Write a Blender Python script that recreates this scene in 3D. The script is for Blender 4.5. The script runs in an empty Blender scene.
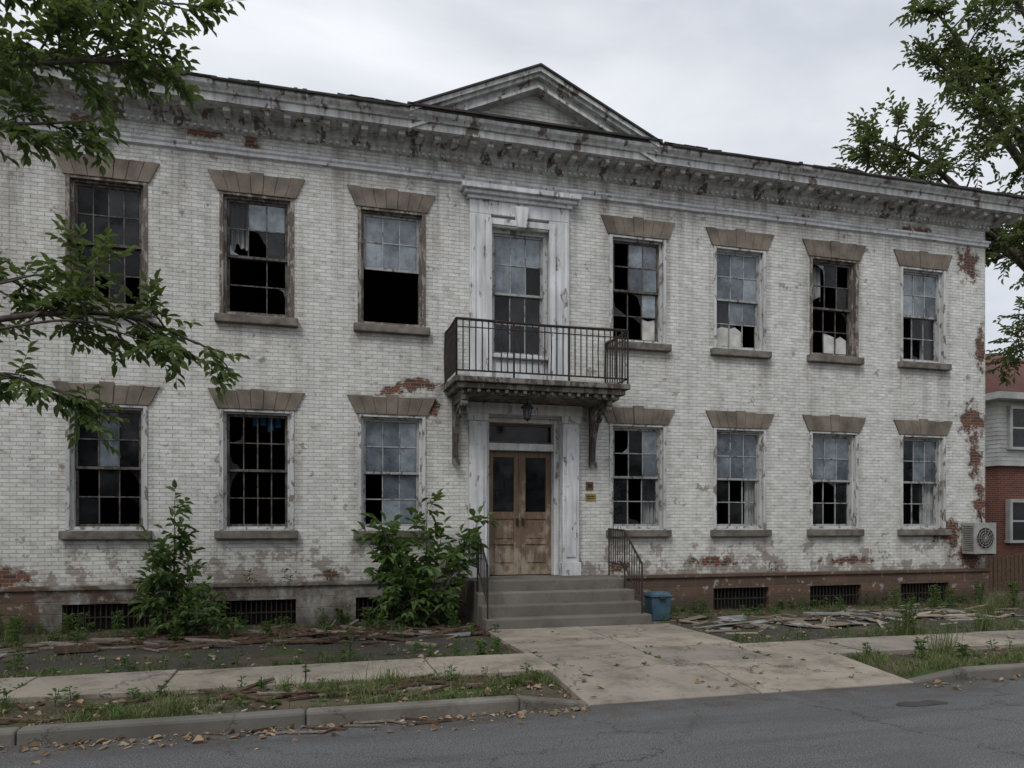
import bpy, bmesh, math, random
from mathutils import Vector, Matrix, noise as mn
R=random.Random(7)
scene=bpy.context.scene
# ---------------------------------------------------------------- node helper
class NT:
    def __init__(s,name):
        s.m=bpy.data.materials.new(name); s.m.use_nodes=True
        s.nt=s.m.node_tree; s.nt.nodes.clear()
        s.out=s.nt.nodes.new('ShaderNodeOutputMaterial')
        s.tc=s.nt.nodes.new('ShaderNodeTexCoord').outputs['Object']
    def node(s,t,ins=None,**props):
        nd=s.nt.nodes.new(t)
        for k,v in props.items(): setattr(nd,k,v)
        for k,v in (ins or {}).items():
            sk=nd.inputs[k]
            if isinstance(v,bpy.types.NodeSocket): s.nt.links.new(v,sk)
            else:
                if isinstance(v,tuple) and len(v)==3 and sk.type=='RGBA': v=v+(1,)
                sk.default_value=v
        return nd
    def noise(s,scale,detail=4,vec=None,rough=.55,dist=0):
        return s.node('ShaderNodeTexNoise',{'Vector':vec or s.tc,'Scale':scale,'Detail':min(detail,6),'Roughness':rough,'Distortion':dist}).outputs[0]
    def rng(s,v,a,b,c=0.,d=1.):
        return s.node('ShaderNodeMapRange',{'Value':v,'From Min':a,'From Max':b,'To Min':c,'To Max':d}).outputs[0]
    def math(s,op,a,b=0.):
        return s.node('ShaderNodeMath',{0:a,1:b},operation=op).outputs[0]
    def mix(s,f,a,b,mode='MIX'):
        return s.node('ShaderNodeMixRGB',{0:f,1:a,2:b},blend_type=mode).outputs[0]
    def scale(s,v,sc):
        return s.node('ShaderNodeMapping',{'Vector':v,'Scale':sc}).outputs[0]
    def bump(s,h,strength=.5,dist=.01):
        return s.node('ShaderNodeBump',{'Height':h,'Strength':strength,'Distance':dist}).outputs[0]
    def attr(s,name):
        return s.node('ShaderNodeAttribute',attribute_name=name).outputs['Fac']
    def principled(s,**k):
        ins={}
        mp={'color':'Base Color','rough':'Roughness','spec':'Specular IOR Level','normal':'Normal','metal':'Metallic','alpha':'Alpha'}
        for a,b in k.items(): ins[mp[a]]=b
        p=s.node('ShaderNodeBsdfPrincipled',ins)
        s.nt.links.new(p.outputs[0],s.out.inputs[0]); return p
    def surf(s,o): s.nt.links.new(o,s.out.inputs[0])

def simple(name,c1,c2,scale=6,rough=.85,bump=.3,metal=0,spec=.3,lo=.35,hi=.65,bs=40):
    t=NT(name); f=t.rng(t.noise(scale,5),lo,hi)
    c=t.mix(f,c1,c2)
    t.principled(color=c,rough=rough,spec=spec,metal=metal,normal=t.bump(t.noise(bs,3),bump,.01))
    return t.m
def peeling(name,paint,under,amount=.5,scale=7,rough=.75,streak=.3,stc=(.13,.115,.10)):
    t=NT(name)
    n=t.noise(scale,6,t.scale(t.tc,(1,1,.45)),.68)
    f=t.rng(n,amount-.02,amount+.03)
    n2=t.noise(1.7,4)
    pc=t.mix(t.rng(n2,.35,.7),paint,tuple(c*.74 for c in paint))
    uc=t.mix(t.rng(t.noise(30,3),.3,.7),under,tuple(c*.5 for c in under))
    c=t.mix(t.math('MULTIPLY',f,.88),pc,uc)
    st=t.rng(t.noise(4,4,t.scale(t.tc,(2.5,2.5,.25))),.4,.72)
    c=t.mix(t.math('MULTIPLY',st,streak),c,stc)
    h=t.math('ADD',t.math('MULTIPLY',f,-.6),t.math('MULTIPLY',t.noise(50,3),.3))
    t.principled(color=c,rough=rough,spec=.3,normal=t.bump(h,.6,.008))
    return t.m

def wall_mat(name,paint,chip=.62):
    t=NT(name)
    sp=t.node('ShaderNodeSeparateXYZ',{0:t.tc})
    x,y,z=sp.outputs
    u=t.math('ADD',x,y)
    wob=t.noise(1.3,2)
    zz=t.math('ADD',z,t.math('MULTIPLY',wob,.03))
    v=t.node('ShaderNodeCombineXYZ',{0:u,1:zz,2:0.}).outputs[0]
    def brick(c1,c2,mo,ms=.007):
        return t.node('ShaderNodeTexBrick',{'Vector':v,'Color1':c1,'Color2':c2,'Mortar':mo,'Scale':1.,'Mortar Size':ms,'Mortar Smooth':.6,'Bias':0.,'Brick Width':.205,'Row Height':.068})
    b1=brick((1,1,1),(.82,.82,.82),(.70,.70,.69))
    b2=brick((.17,.068,.042),(.075,.043,.035),(.22,.195,.165))
    p=t.mix(t.rng(t.noise(.7,5),.35,.68),paint,tuple(c*.86 for c in paint))
    p=t.mix(t.rng(t.noise(4,6,t.scale(t.tc,(1,1,1.6)),.66),.49,.72),p,(paint[0]*.62,paint[1]*.61,paint[2]*.58))
    p=t.mix(1.,p,b1.outputs[0],'MULTIPLY')
    ch=t.rng(t.noise(13,6,t.scale(t.tc,(1,1,1.7)),.74),chip,chip+.04)
    reg=t.rng(t.noise(.9,4),.38,.56)
    under=t.mix(.55,b2.outputs[0],(.22,.20,.17))
    c=t.mix(t.math('MULTIPLY',t.math('MULTIPLY',ch,reg),.85),p,under)
    low=t.rng(z,1.8,.85)
    lown=t.rng(t.math('ADD',t.noise(3.2,6,None,.68),t.math('MULTIPLY',low,.16)),.62,.66)
    c=t.mix(t.math('MULTIPLY',lown,.72),c,t.mix(.65,b2.outputs[0],(.25,.225,.19)))
    st=t.noise(1.8,6,t.scale(t.tc,(2.4,2.4,.14)),.66)
    top=t.rng(z,3.,9.,.2,.85)
    c=t.mix(t.math('MULTIPLY',t.math('MULTIPLY',t.rng(st,.49,.72),top),.62),c,(.18,.17,.16))
    g=t.attr('grime_and_tone')
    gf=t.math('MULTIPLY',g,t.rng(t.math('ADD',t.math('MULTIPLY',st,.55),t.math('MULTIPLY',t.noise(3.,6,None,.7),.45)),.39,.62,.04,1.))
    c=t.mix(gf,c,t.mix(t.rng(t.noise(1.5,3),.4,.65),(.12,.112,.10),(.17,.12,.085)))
    m=t.attr('expose')
    nn=t.math('SUBTRACT',t.noise(4.5,6,None,.72),.5)
    mm=t.math('ADD',m,t.math('MULTIPLY',nn,2.2))
    halo=t.math('MULTIPLY',t.rng(mm,.38,.6),t.rng(m,.02,.3))
    c=t.mix(t.math('MULTIPLY',halo,.65),c,(.22,.195,.16))
    mm=t.rng(mm,.58,.66); mm=t.math('MULTIPLY',mm,t.rng(m,.02,.2))
    c=t.mix(mm,c,b2.outputs[0])
    hgt=t.math('ADD',t.math('MULTIPLY',b1.outputs[1],-1.),t.math('MULTIPLY',t.noise(45,4),.45))
    hgt=t.math('SUBTRACT',hgt,t.math('MULTIPLY',mm,.5))
    t.principled(color=c,rough=.85,spec=.2,normal=t.bump(hgt,.9,.010))
    return t.m

M={}
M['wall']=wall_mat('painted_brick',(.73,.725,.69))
def found_mat():
    t=NT('foundation_stone')
    sp=t.node('ShaderNodeSeparateXYZ',{0:t.tc}); x,y,z=sp.outputs
    v=t.node('ShaderNodeCombineXYZ',{0:t.math('ADD',x,y),1:z,2:0.}).outputs[0]
    b=t.node('ShaderNodeTexBrick',{'Vector':v,'Color1':(.135,.083,.058),'Color2':(.085,.058,.046),'Mortar':(.10,.085,.07),'Scale':1.,'Mortar Size':.010,'Mortar Smooth':.4,'Brick Width':.62,'Row Height':.2})
    g=t.mix(t.rng(t.noise(3,6),.35,.65),(.30,.29,.265),(.13,.12,.105))
    s=t.math('ADD',t.rng(x,2.,8.,.0,.26),t.noise(1.6,6,None,.68))
    s=t.math('ADD',s,t.rng(x,-1.5,-5.,0.,.16))
    f=t.rng(s,.50,.60)
    c=t.mix(f,g,b.outputs[0])
    c=t.mix(t.math('MULTIPLY',t.rng(t.noise(5,6,t.scale(t.tc,(1.4,1.4,.6)),.68),.48,.66),.8),c,(.085,.062,.046))
    c=t.mix(t.math('MULTIPLY',t.rng(t.noise(6,6,None,.7),.59,.65),.65),c,(.36,.34,.30))
    c=t.mix(t.math('MULTIPLY',t.rng(z,.5,.05),.65),c,(.042,.044,.03))
    t.principled(color=c,rough=.9,spec=.2,normal=t.bump(t.math('SUBTRACT',t.noise(25,5),b.outputs[1]),.7,.012))
    return t.m
M['found']=found_mat()
M['stone']=simple('sill_stone',(.20,.18,.155),(.095,.085,.075),5,.9,.5)
M['lintel']=simple('brownstone_lintel',(.215,.183,.148),(.11,.092,.075),2.6,.9,.5,bs=25)
M['trim']=peeling('trim_paint',(.70,.71,.72),(.22,.18,.145),.61,6,streak=.42)
M['cornice']=peeling('cornice_paint',(.60,.605,.60),(.12,.082,.056),.575,4,streak=.62,stc=(.135,.105,.082))
M['framew']=peeling('window_paint',(.56,.565,.56),(.19,.155,.125),.565,9)
M['frameb']=peeling('window_bare_wood',(.33,.30,.27),(.11,.085,.07),.47,9)
M['sash']=peeling('sash_paint',(.38,.385,.38),(.12,.10,.085),.56,12)
M['sashdark']=peeling('sash_dark',(.13,.118,.105),(.05,.042,.035),.5,12)
M['roof']=simple('roof_felt',(.035,.033,.032),(.065,.06,.056),3,.9,.4)
M['iron']=simple('wrought_iron',(.03,.028,.027),(.09,.05,.033),14,.6,.3,metal=.3,lo=.5,hi=.75)
M['balc']=peeling('balcony_paint',(.20,.185,.165),(.06,.046,.036),.5,6)
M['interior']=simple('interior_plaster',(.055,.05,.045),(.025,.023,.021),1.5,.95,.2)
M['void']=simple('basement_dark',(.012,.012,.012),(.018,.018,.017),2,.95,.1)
def wood(name,c1,c2,axis=(14,14,.9),scuff=True):
    t=NT(name)
    n=t.noise(3,6,t.scale(t.tc,axis),.6,.6)
    c=t.mix(t.rng(n,.32,.68),c1,c2)
    if scuff:
        sp=t.node('ShaderNodeSeparateXYZ',{0:t.tc})
        lo=t.rng(sp.outputs[2],2.3,1.,-.03,.12)
        c=t.mix(t.math('MULTIPLY',t.rng(t.math('ADD',t.noise(4,6,t.scale(t.tc,(1,1,.5)),.68),lo),.55,.67),.75),c,(.36,.31,.25))
    t.principled(color=c,rough=.8,spec=.2,normal=t.bump(n,.4,.006)); return t.m
M['doorwood']=wood('door_wood',(.215,.150,.100),(.115,.080,.056))
M['plank']=wood('rotten_plank',(.13,.082,.054),(.045,.034,.026),(6,6,6),False)
M['plank2']=wood('grey_plank',(.25,.215,.18),(.11,.095,.08),(6,6,6),False)
def conc(name,c1,c2,stain=.45,cracks=.6):
    t=NT(name)
    c=t.mix(t.rng(t.noise(1.1,5),.3,.7),c1,c2)
    isl=t.node('ShaderNodeNewGeometry').outputs['Random Per Island']
    c=t.mix(1.,c,t.mix(isl,(.76,.76,.76),(1.06,1.05,1.0)),'MULTIPLY')
    c=t.mix(t.math('MULTIPLY',t.rng(t.noise(2.0,6,None,.72),.48,.70),stain),c,(.075,.063,.048))
    c=t.mix(t.math('MULTIPLY',t.rng(t.noise(14,5,None,.7),.56,.66),.4),c,(.12,.10,.08))
    c=t.mix(t.math('MULTIPLY',t.rng(t.noise(120,3),.35,.75),.4),c,(.11,.10,.09))
    h=t.noise(60,4)
    if cracks:
        wv=t.node('ShaderNodeVectorMath',{0:t.tc,1:t.node('ShaderNodeVectorMath',{0:t.node('ShaderNodeTexNoise',{'Vector':t.tc,'Scale':3.,'Detail':6.,'Roughness':.65}).outputs[1],1:(.8,.8,.8)},operation='MULTIPLY').outputs[0]},operation='ADD').outputs[0]
        vo=t.node('ShaderNodeTexVoronoi',{'Vector':wv,'Scale':.6},feature='DISTANCE_TO_EDGE').outputs[0]
        cr=t.math('MULTIPLY',t.rng(vo,.010,.001),t.rng(t.noise(.9,3),.38,.46))
        c=t.mix(t.math('MULTIPLY',cr,cracks),c,(.045,.04,.033))
        h=t.math('SUBTRACT',h,t.math('MULTIPLY',cr,2.))
    t.principled(color=c,rough=.9,spec=.25,normal=t.bump(h,.5,.006)); return t.m
M['conc']=conc('concrete',(.38,.34,.288),(.26,.23,.195),.7,.85)
M['concstep']=conc('step_concrete',(.21,.195,.175),(.125,.115,.102),.7,0)
M['kerb']=conc('kerb_stone',(.21,.20,.18),(.13,.12,.108),.8,.5)
M['chip']=conc('paint_chips',(.48,.42,.34),(.33,.25,.17),.3,0)
def asphalt():
    t=NT('asphalt')
    c=t.mix(t.rng(t.noise(.35,5),.35,.65),(.080,.082,.086),(.112,.114,.118))
    c=t.mix(t.rng(t.noise(95,3),.5,.66),c,(.26,.26,.255))
    c=t.mix(t.rng(t.noise(70,3),.52,.64),c,(.035,.035,.036))
    lg=t.rng(t.noise(1.,5,t.scale(t.tc,(.25,1.8,1.)),.65),.46,.66)
    c=t.mix(t.math('MULTIPLY',lg,.55),c,(.050,.050,.052))
    d=t.node('ShaderNodeVectorMath',{0:t.tc,1:t.node('ShaderNodeVectorMath',{0:t.node('ShaderNodeTexNoise',{'Vector':t.tc,'Scale':3.2,'Detail':6.,'Roughness':.72}).outputs[1],1:(.9,.9,0)},operation='MULTIPLY').outputs[0]},operation='ADD').outputs[0]
    vo=t.node('ShaderNodeTexVoronoi',{'Vector':d,'Scale':.42},feature='DISTANCE_TO_EDGE').outputs[0]
    cr=t.math('MULTIPLY',t.rng(vo,.0055,.0005),t.rng(t.noise(.7,3),.38,.5))
    c=t.mix(t.math('MULTIPLY',cr,.8),c,(.022,.022,.022))
    sp=t.node('ShaderNodeSeparateXYZ',{0:t.tc})
    gut=t.math('MULTIPLY',t.rng(sp.outputs[1],6.5,7.35),t.rng(t.noise(2.5,6,None,.65),.35,.6))
    c=t.mix(t.math('MULTIPLY',gut,.85),c,(.06,.05,.037))
    t.principled(color=c,rough=t.rng(lg,0.,1.,.85,.6),spec=.35,normal=t.bump(t.noise(110,3),.9,.010)); return t.m
M['asphalt']=asphalt()
def soil():
    t=NT('yard_soil')
    c=t.mix(t.rng(t.noise(2.,6,None,.65),.35,.65),(.055,.044,.033),(.12,.10,.075))
    c=t.mix(t.rng(t.noise(1.1,6,None,.6),.47,.58),c,(.05,.075,.024))
    c=t.mix(t.rng(t.noise(28,5,None,.7),.58,.68),c,(.22,.17,.12))
    sp=t.node('ShaderNodeSeparateXYZ',{0:t.tc})
    y=sp.outputs[1]
    tar=t.math('MULTIPLY',t.rng(y,9.9,10.5),t.rng(y,12.6,12.0))
    tar=t.math('MULTIPLY',tar,t.rng(t.noise(.8,5),.40,.50))
    c=t.mix(t.math('MULTIPLY',tar,.8),c,t.mix(t.noise(60,3),(.035,.034,.033),(.085,.08,.075)))
    t.principled(color=c,rough=.95,spec=.15,normal=t.bump(t.noise(22,6,None,.7),1.,.03)); return t.m
M['soil']=soil()
M['ground']=simple('far_ground',(.06,.065,.035),(.09,.085,.055),.2,.95,.3)
def leafm(name,c1,c2,tr=.35):
    t=NT(name)
    isl=t.node('ShaderNodeNewGeometry').outputs['Random Per Island']
    c=t.mix(isl,c1,c2)
    c=t.mix(t.math('MULTIPLY',t.rng(t.noise(1.1,2),.45,.65),.6),c,tuple(a*.7 for a in c1))
    d=t.node('ShaderNodeBsdfPrincipled',{'Base Color':c,'Roughness':.45,'Specular IOR Level':.4})
    tl=t.node('ShaderNodeBsdfTranslucent',{'Color':t.mix(.45,c,(.22,.28,.05))})
    t.surf(t.node('ShaderNodeMixShader',{0:tr,1:d.outputs[0],2:tl.outputs[0]}).outputs[0]); return t.m
M['leafL']=leafm('leaf_near',(.045,.085,.025),(.12,.17,.05),.42)
M['leafR']=leafm('leaf_far',(.055,.08,.03),(.13,.165,.06),.42)
M['leafB']=leafm('leaf_light_blocker',(.025,.04,.015),(.06,.08,.03),.1)
M['leafS']=leafm('leaf_shrub',(.055,.11,.03),(.125,.205,.06),.4)
M['grassm']=leafm('grass_blades',(.06,.10,.028),(.19,.20,.08),.2)
M['straw']=leafm('dead_leaf',(.40,.29,.19),(.13,.075,.045),.1)
M['bark']=simple('bark',(.05,.042,.035),(.10,.088,.075),12,.95,.8)
M['sheet']=simple('metal_sheet',(.28,.30,.31),(.15,.15,.145),3,.6,.3)
M['paper']=simple('paper_board',(.60,.60,.57),(.38,.37,.34),4,.9,.2)
M['curtain']=simple('curtain_cloth',(.42,.43,.43),(.24,.25,.25),3,.95,.2)
M['blue']=simple('blue_tarp',(.03,.22,.42),(.02,.12,.25),5,.5,.2)
M['bin']=simple('bin_plastic',(.055,.11,.155),(.04,.075,.10),5,.5,.1)
M['acm']=simple('ac_casing',(.36,.36,.345),(.24,.23,.21),5,.6,.1)
M['black']=simple('dark_part',(.02,.02,.02),(.03,.03,.03),5,.6,.1)
M['brass']=simple('brass_plate',(.40,.29,.06),(.28,.19,.05),8,.5,.1,metal=.3)
M['rustsign']=simple('rusty_plate',(.20,.08,.04),(.10,.06,.04),8,.7,.2)
M['siding']=simple('siding_paint',(.62,.62,.60),(.45,.45,.43),2,.8,.2)
def rb():
    t=NT('red_brick')
    sp=t.node('ShaderNodeSeparateXYZ',{0:t.tc}); x,y,z=sp.outputs
    v=t.node('ShaderNodeCombineXYZ',{0:t.math('ADD',x,y),1:z,2:0.}).outputs[0]
    b=t.node('ShaderNodeTexBrick',{'Vector':v,'Color1':(.22,.06,.035),'Color2':(.13,.04,.03),'Mortar':(.22,.18,.15),'Scale':1.,'Mortar Size':.008,'Brick Width':.215,'Row Height':.075})
    t.principled(color=b.outputs[0],rough=.9,normal=t.bump(b.outputs[1],-.5,.01)); return t.m
M['redbrick']=rb()
M['redroof']=simple('red_shingles',(.17,.065,.05),(.10,.045,.038),5,.9,.5)
def glass_dusty(name,c1,c2,a0,a1,spec=.7):
    t=NT(name)
    isl=t.node('ShaderNodeNewGeometry').outputs['Random Per Island']
    n=t.noise(3.2,5,None,.68)
    c=t.mix(t.rng(n,.3,.7),c1,c2)
    c=t.mix(1.,c,t.mix(isl,(.40,.42,.44),(1.1,1.1,1.1)),'MULTIPLY')
    c=t.mix(t.rng(t.noise(9,5,t.scale(t.tc,(1,1,.4)),.7),.58,.7),c,tuple(a*.5 for a in c1))
    p=t.node('ShaderNodeBsdfPrincipled',{'Base Color':c,'Roughness':t.rng(n,.3,.7,.04,.25),'Specular IOR Level':spec})
    tr=t.node('ShaderNodeBsdfTransparent',{'Color':(.75,.8,.8)})
    f=t.rng(t.math('ADD',n,t.math('MULTIPLY',isl,.25)),.3,.8,a0,a1)
    t.surf(t.node('ShaderNodeMixShader',{0:f,1:tr.outputs[0],2:p.outputs[0]}).outputs[0]); return t.m
M['gd']=glass_dusty('dusty_glass',(.15,.182,.208),(.29,.33,.36),.5,.95)
M['gc']=glass_dusty('dark_glass',(.008,.009,.010),(.030,.034,.036),.4,.8,.45)
# ---------------------------------------------------------------- mesh builder
class MB:
    def __init__(s): s.v=[];s.f=[];s.m=[]
    def face(s,pts,m=0):
        i=len(s.v); s.v+= [tuple(p) for p in pts]; s.f.append(tuple(range(i,i+len(pts)))); s.m.append(m)
    def hexa(s,b,t,m=0):
        i=len(s.v); s.v+=[tuple(p) for p in b]+[tuple(p) for p in t]
        for q in ((3,2,1,0),(4,5,6,7),(0,1,5,4),(1,2,6,5),(2,3,7,6),(3,0,4,7)):
            s.f.append(tuple(i+k for k in q)); s.m.append(m)
    def box(s,x0,x1,y0,y1,z0,z1,m=0):
        s.hexa([(x0,y0,z0),(x1,y0,z0),(x1,y1,z0),(x0,y1,z0)],[(x0,y0,z1),(x1,y0,z1),(x1,y1,z1),(x0,y1,z1)],m)
    def obox(s,c,size,M3,m=0,warp=0):
        c=Vector(c); sx,sy,sz=[a/2 for a in size]
        def f(a,b,d):
            p=Vector((a*sx,b*sy,d*sz))
            if warp: p.x*=1+WQ[(a+1)//2*2+(b+1)//2]*warp; p.y*=1+WQ[(a+1)//2*2+(b+1)//2+4]*warp
            return c+M3@p
        WQ=[R.uniform(-1,.2) for _ in range(8)] if warp else None
        s.hexa([f(-1,-1,-1),f(1,-1,-1),f(1,1,-1),f(-1,1,-1)],[f(-1,-1,1),f(1,-1,1),f(1,1,1),f(-1,1,1)],m)
    def prism(s,poly,fn,a,b,m=0):
        n=len(poly); i=len(s.v)
        s.v+=[fn(p,a) for p in poly]+[fn(p,b) for p in poly]
        s.f.append(tuple(range(i,i+n)));s.m.append(m)
        s.f.append(tuple(range(i+2*n-1,i+n-1,-1)));s.m.append(m)
        for k in range(n):
            l=(k+1)%n; s.f.append((i+k,i+n+k,i+n+l,i+l)); s.m.append(m)
    def tube(s,pts,r0,r1=None,sides=6,m=0):
        if r1 is None:r1=r0
        pts=[Vector(p) for p in pts]; n=len(pts); base=len(s.v)
        up=None
        for k,p in enumerate(pts):
            d=(pts[min(k+1,n-1)]-pts[max(k-1,0)]).normalized()
            if up is None: up=d.orthogonal().normalized()
            up=(up-d*up.dot(d))
            up=up.normalized() if up.length>1e-5 else d.orthogonal().normalized()
            w=d.cross(up); r=r0+(r1-r0)*k/(n-1)
            for j in range(sides):
                a=2*math.pi*j/sides
                s.v.append(tuple(p+up*(r*math.cos(a))+w*(r*math.sin(a))))
        for k in range(n-1):
            for j in range(sides):
                a=base+k*sides+j; b=base+k*sides+(j+1)%sides
                s.f.append((a,b,b+sides,a+sides)); s.m.append(m)
        s.f.append(tuple(base+j for j in range(sides))[::-1]);s.m.append(m)
        s.f.append(tuple(base+(n-1)*sides+j for j in range(sides)));s.m.append(m)
    def leaf(s,p,d,nrm,L,W,m=0):
        w=d.cross(nrm)
        if w.length<1e-4: w=d.orthogonal()
        w.normalize(); n=w.cross(d).normalized()
        i=len(s.v); lift=n*(W*.25)
        s.v+=[tuple(p),tuple(p+d*L*.3+w*W*.5+lift),tuple(p+d*L*.65+w*W*.42+lift),tuple(p+d*L-n*L*.12),tuple(p+d*L*.65-w*W*.42+lift),tuple(p+d*L*.3-w*W*.5+lift)]
        s.f+=[(i,i+1,i+2,i+3),(i,i+3,i+4,i+5)]; s.m+=[m,m]
    def done(s,name,mats,parent=None,bevel=0,smooth=False,fix=True):
        me=bpy.data.meshes.new(name); me.from_pydata(s.v,[],s.f)
        for k in mats: me.materials.append(M[k])
        me.polygons.foreach_set('material_index',s.m)
        if smooth: me.polygons.foreach_set('use_smooth',[True]*len(s.f))
        me.update()
        if fix:
            bm=bmesh.new(); bm.from_mesh(me); bmesh.ops.recalc_face_normals(bm,faces=bm.faces); bm.to_mesh(me); bm.free()
        o=bpy.data.objects.new(name,me); scene.collection.objects.link(o)
        if parent: o.parent=parent
        if bevel:
            b=o.modifiers.new('bevel','BEVEL'); b.width=bevel; b.segments=2; b.limit_method='ANGLE'
        return o
def empty(name):
    o=bpy.data.objects.new(name,None); scene.collection.objects.link(o); return o
def rv(s=1.): return Vector((R.uniform(-s,s),R.uniform(-s,s),R.uniform(-s,s)))
def XZ(p,a): return (p[0],a,p[1])
def YZ(p,a): return (a,p[0],p[1])
# ================================================================ BUILDING
B=empty('abandoned_brick_building')
X0,X1,YF,YB=-7.4,15.34,14.,26.
cols=[-5.63,-3.23,-.83,1.54,6.5,8.84,11.18,13.56]
W=.59
lowz=(1.80,3.92); upz=(5.58,7.72)
holes=[]
for c in cols:
    holes.append((c-W,c+W,*lowz)); holes.append((c-W,c+W,*upz))
holes.append((3.42,4.58,4.62,7.61)); holes.append((3.33,4.83,.87,3.97))
def grid(mb,x0,x1,z0,z1,y,hs,m=0,step=None):
    xs=sorted({x0,x1,*[h[0] for h in hs],*[h[1] for h in hs]}); zs=sorted({z0,z1,*[h[2] for h in hs],*[h[3] for h in hs]})
    if step:
        def sub(a):
            o=[a[0]]
            for p,q in zip(a,a[1:]):
                k=max(1,math.ceil((q-p)/step)); o+=[p+(q-p)*i/k for i in range(1,k+1)]
            return o
        xs=sub(xs); zs=sub(zs)
    for i in range(len(xs)-1):
        for j in range(len(zs)-1):
            cx=(xs[i]+xs[i+1])/2; cz=(zs[j]+zs[j+1])/2
            if any(h[0]<cx<h[1] and h[2]<cz<h[3] for h in hs): continue
            mb.face([(xs[i],y,zs[j]),(xs[i+1],y,zs[j]),(xs[i+1],y,zs[j+1]),(xs[i],y,zs[j+1])],m)
mb=MB(); grid(mb,X0,X1,.86,9.2,YF,holes,0,.11)
for a,b,c,d in holes:
    y2=YF+(.45 if d==3.97 else .3)
    mb.face([(a,YF,c),(a,YF,d),(a,y2,d),(a,y2,c)]); mb.face([(b,YF,c),(b,y2,c),(b,y2,d),(b,YF,d)])
    mb.face([(a,YF,d),(b,YF,d),(b,y2,d),(a,y2,d)]); mb.face([(a,YF,c),(a,y2,c),(b,y2,c),(b,YF,c)])
mb.face([(X1,YF,.86),(X1,YB,.86),(X1,YB,9.2),(X1,YF,9.2)]); mb.face([(X0,YF,.86),(X0,YF,9.2),(X0,YB,9.2),(X0,YB,.86)])
mb.face([(X0,YB,.86),(X0,YB,9.2),(X1,YB,9.2),(X1,YB,.86)])
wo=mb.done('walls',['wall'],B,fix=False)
BL=[(-1.7,8.72,.65,.22),(-.9,8.62,.25,.3),(2.05,4.5,.7,.2),(1.6,4.35,.5,.16),(2.3,4.1,.3,.2),(14.85,7.95,.45,.6),(15.0,4.3,.65,.6),(15.05,3.4,.35,.8),(14.3,1.7,.7,.5),(14.9,1.1,.7,.45),(-4.8,1.0,.9,.25),(8.2,1.12,1.1,.16),(11.6,1.1,1.2,.14),(15.2,2.4,.3,.7),(15.2,6.,.25,.8),(13.3,8.6,.9,.12),(-3.6,8.7,.5,.15),(10.5,8.62,.5,.08),(6.1,1.05,.4,.2),(.4,1.0,.5,.12),(5.85,4.2,.2,.3)]
def expose(x,z):
    m=0
    for bx,bz,rx,rz in BL:
        d=math.hypot((x-bx)/rx,(z-bz)/rz); m=max(m,1-d/1.3)
    return m
def grime_and_tone(x,z):
    g=0
    for c in cols:
        for z0 in (lowz[0],upz[0]):
            t=z0-.16-z
            if t>-.02 and abs(x-c)<.85:
                e=.45+.5*math.exp(-((abs(x-c)-.66)/.09)**2)
                g=max(g,e*math.exp(-max(0,t)/.55)*(1 if abs(x-c)<.72 else .3))
        for z1 in (lowz[1]+.36,upz[1]+.38):
            if 0<z-z1<.3 and abs(x-c)<.85: g=max(g,.45*math.exp(-(z-z1)/.12))
        for a,b in (lowz,upz):
            if a<z<b and abs(abs(x-c)-.64)<.1: g=max(g,.4)
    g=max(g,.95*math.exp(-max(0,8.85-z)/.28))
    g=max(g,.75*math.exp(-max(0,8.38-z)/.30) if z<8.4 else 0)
    if x<2.8: g=max(g,(.25+.06*max(0,2-x))*min(1,max(0,(z-4)/4)))  # upper wall gets darker towards the left and the top
    g=max(g,.6*math.exp(-max(0,z-.87)/.22))
    if 2.2<x<6.1 and z<4.6: g=max(g,.7*math.exp(-max(0,4.3-z)/.5)) if (x<2.95 or x>5.2) else g
    g=max(g,.7*math.exp(-(15.34-x)/.25)*(.5+.5*mn.noise(Vector((0,0,z)))))
    return min(1,g)
me=wo.data
for nm,fn,df in (('expose',expose,0.),('grime_and_tone',grime_and_tone,.15)):
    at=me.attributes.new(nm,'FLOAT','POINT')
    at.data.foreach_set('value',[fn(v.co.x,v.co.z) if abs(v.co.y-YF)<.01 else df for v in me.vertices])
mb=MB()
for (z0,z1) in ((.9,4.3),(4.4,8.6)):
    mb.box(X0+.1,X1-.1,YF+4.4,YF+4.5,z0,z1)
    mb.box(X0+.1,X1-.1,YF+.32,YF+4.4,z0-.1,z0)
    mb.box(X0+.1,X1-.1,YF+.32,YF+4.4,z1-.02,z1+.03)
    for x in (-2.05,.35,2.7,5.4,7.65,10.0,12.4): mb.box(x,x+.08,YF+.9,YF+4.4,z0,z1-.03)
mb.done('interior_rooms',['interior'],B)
# foundation
fh=[(c-.66,c+.66,.10,.56) for c in cols if c!=6.5]
mb=MB(); grid(mb,X0-.05,X1+.05,-.3,.80,YF-.06,fh)
for a,b,c,d in fh:
    y=YF-.06; y2=y+.25
    for q in ([(a,y,c),(a,y,d),(a,y2,d),(a,y2,c)],[(b,y,c),(b,y,d),(b,y2,d),(b,y2,c)],[(a,y,d),(b,y,d),(b,y2,d),(a,y2,d)],[(a,y,c),(b,y,c),(b,y2,c),(a,y2,c)]): mb.face(q)
mb.face([(X1+.05,YF-.06,-.3),(X1+.05,YB,-.3),(X1+.05,YB,.8),(X1+.05,YF-.06,.8)]); mb.face([(X0-.05,YF-.06,-.3),(X0-.05,YB,-.3),(X0-.05,YB,.8),(X0-.05,YF-.06,.8)])
mb.box(X0-.09,2.88,YF-.10,YF+.02,.80,.865); mb.box(5.87,X1+.09,YF-.10,YF+.02,.80,.865)
mb.box(X1,X1+.09,YF+.02,YB,.80,.865)
mb.done('foundation',['found'],B,fix=False)
mb=MB()
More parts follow.
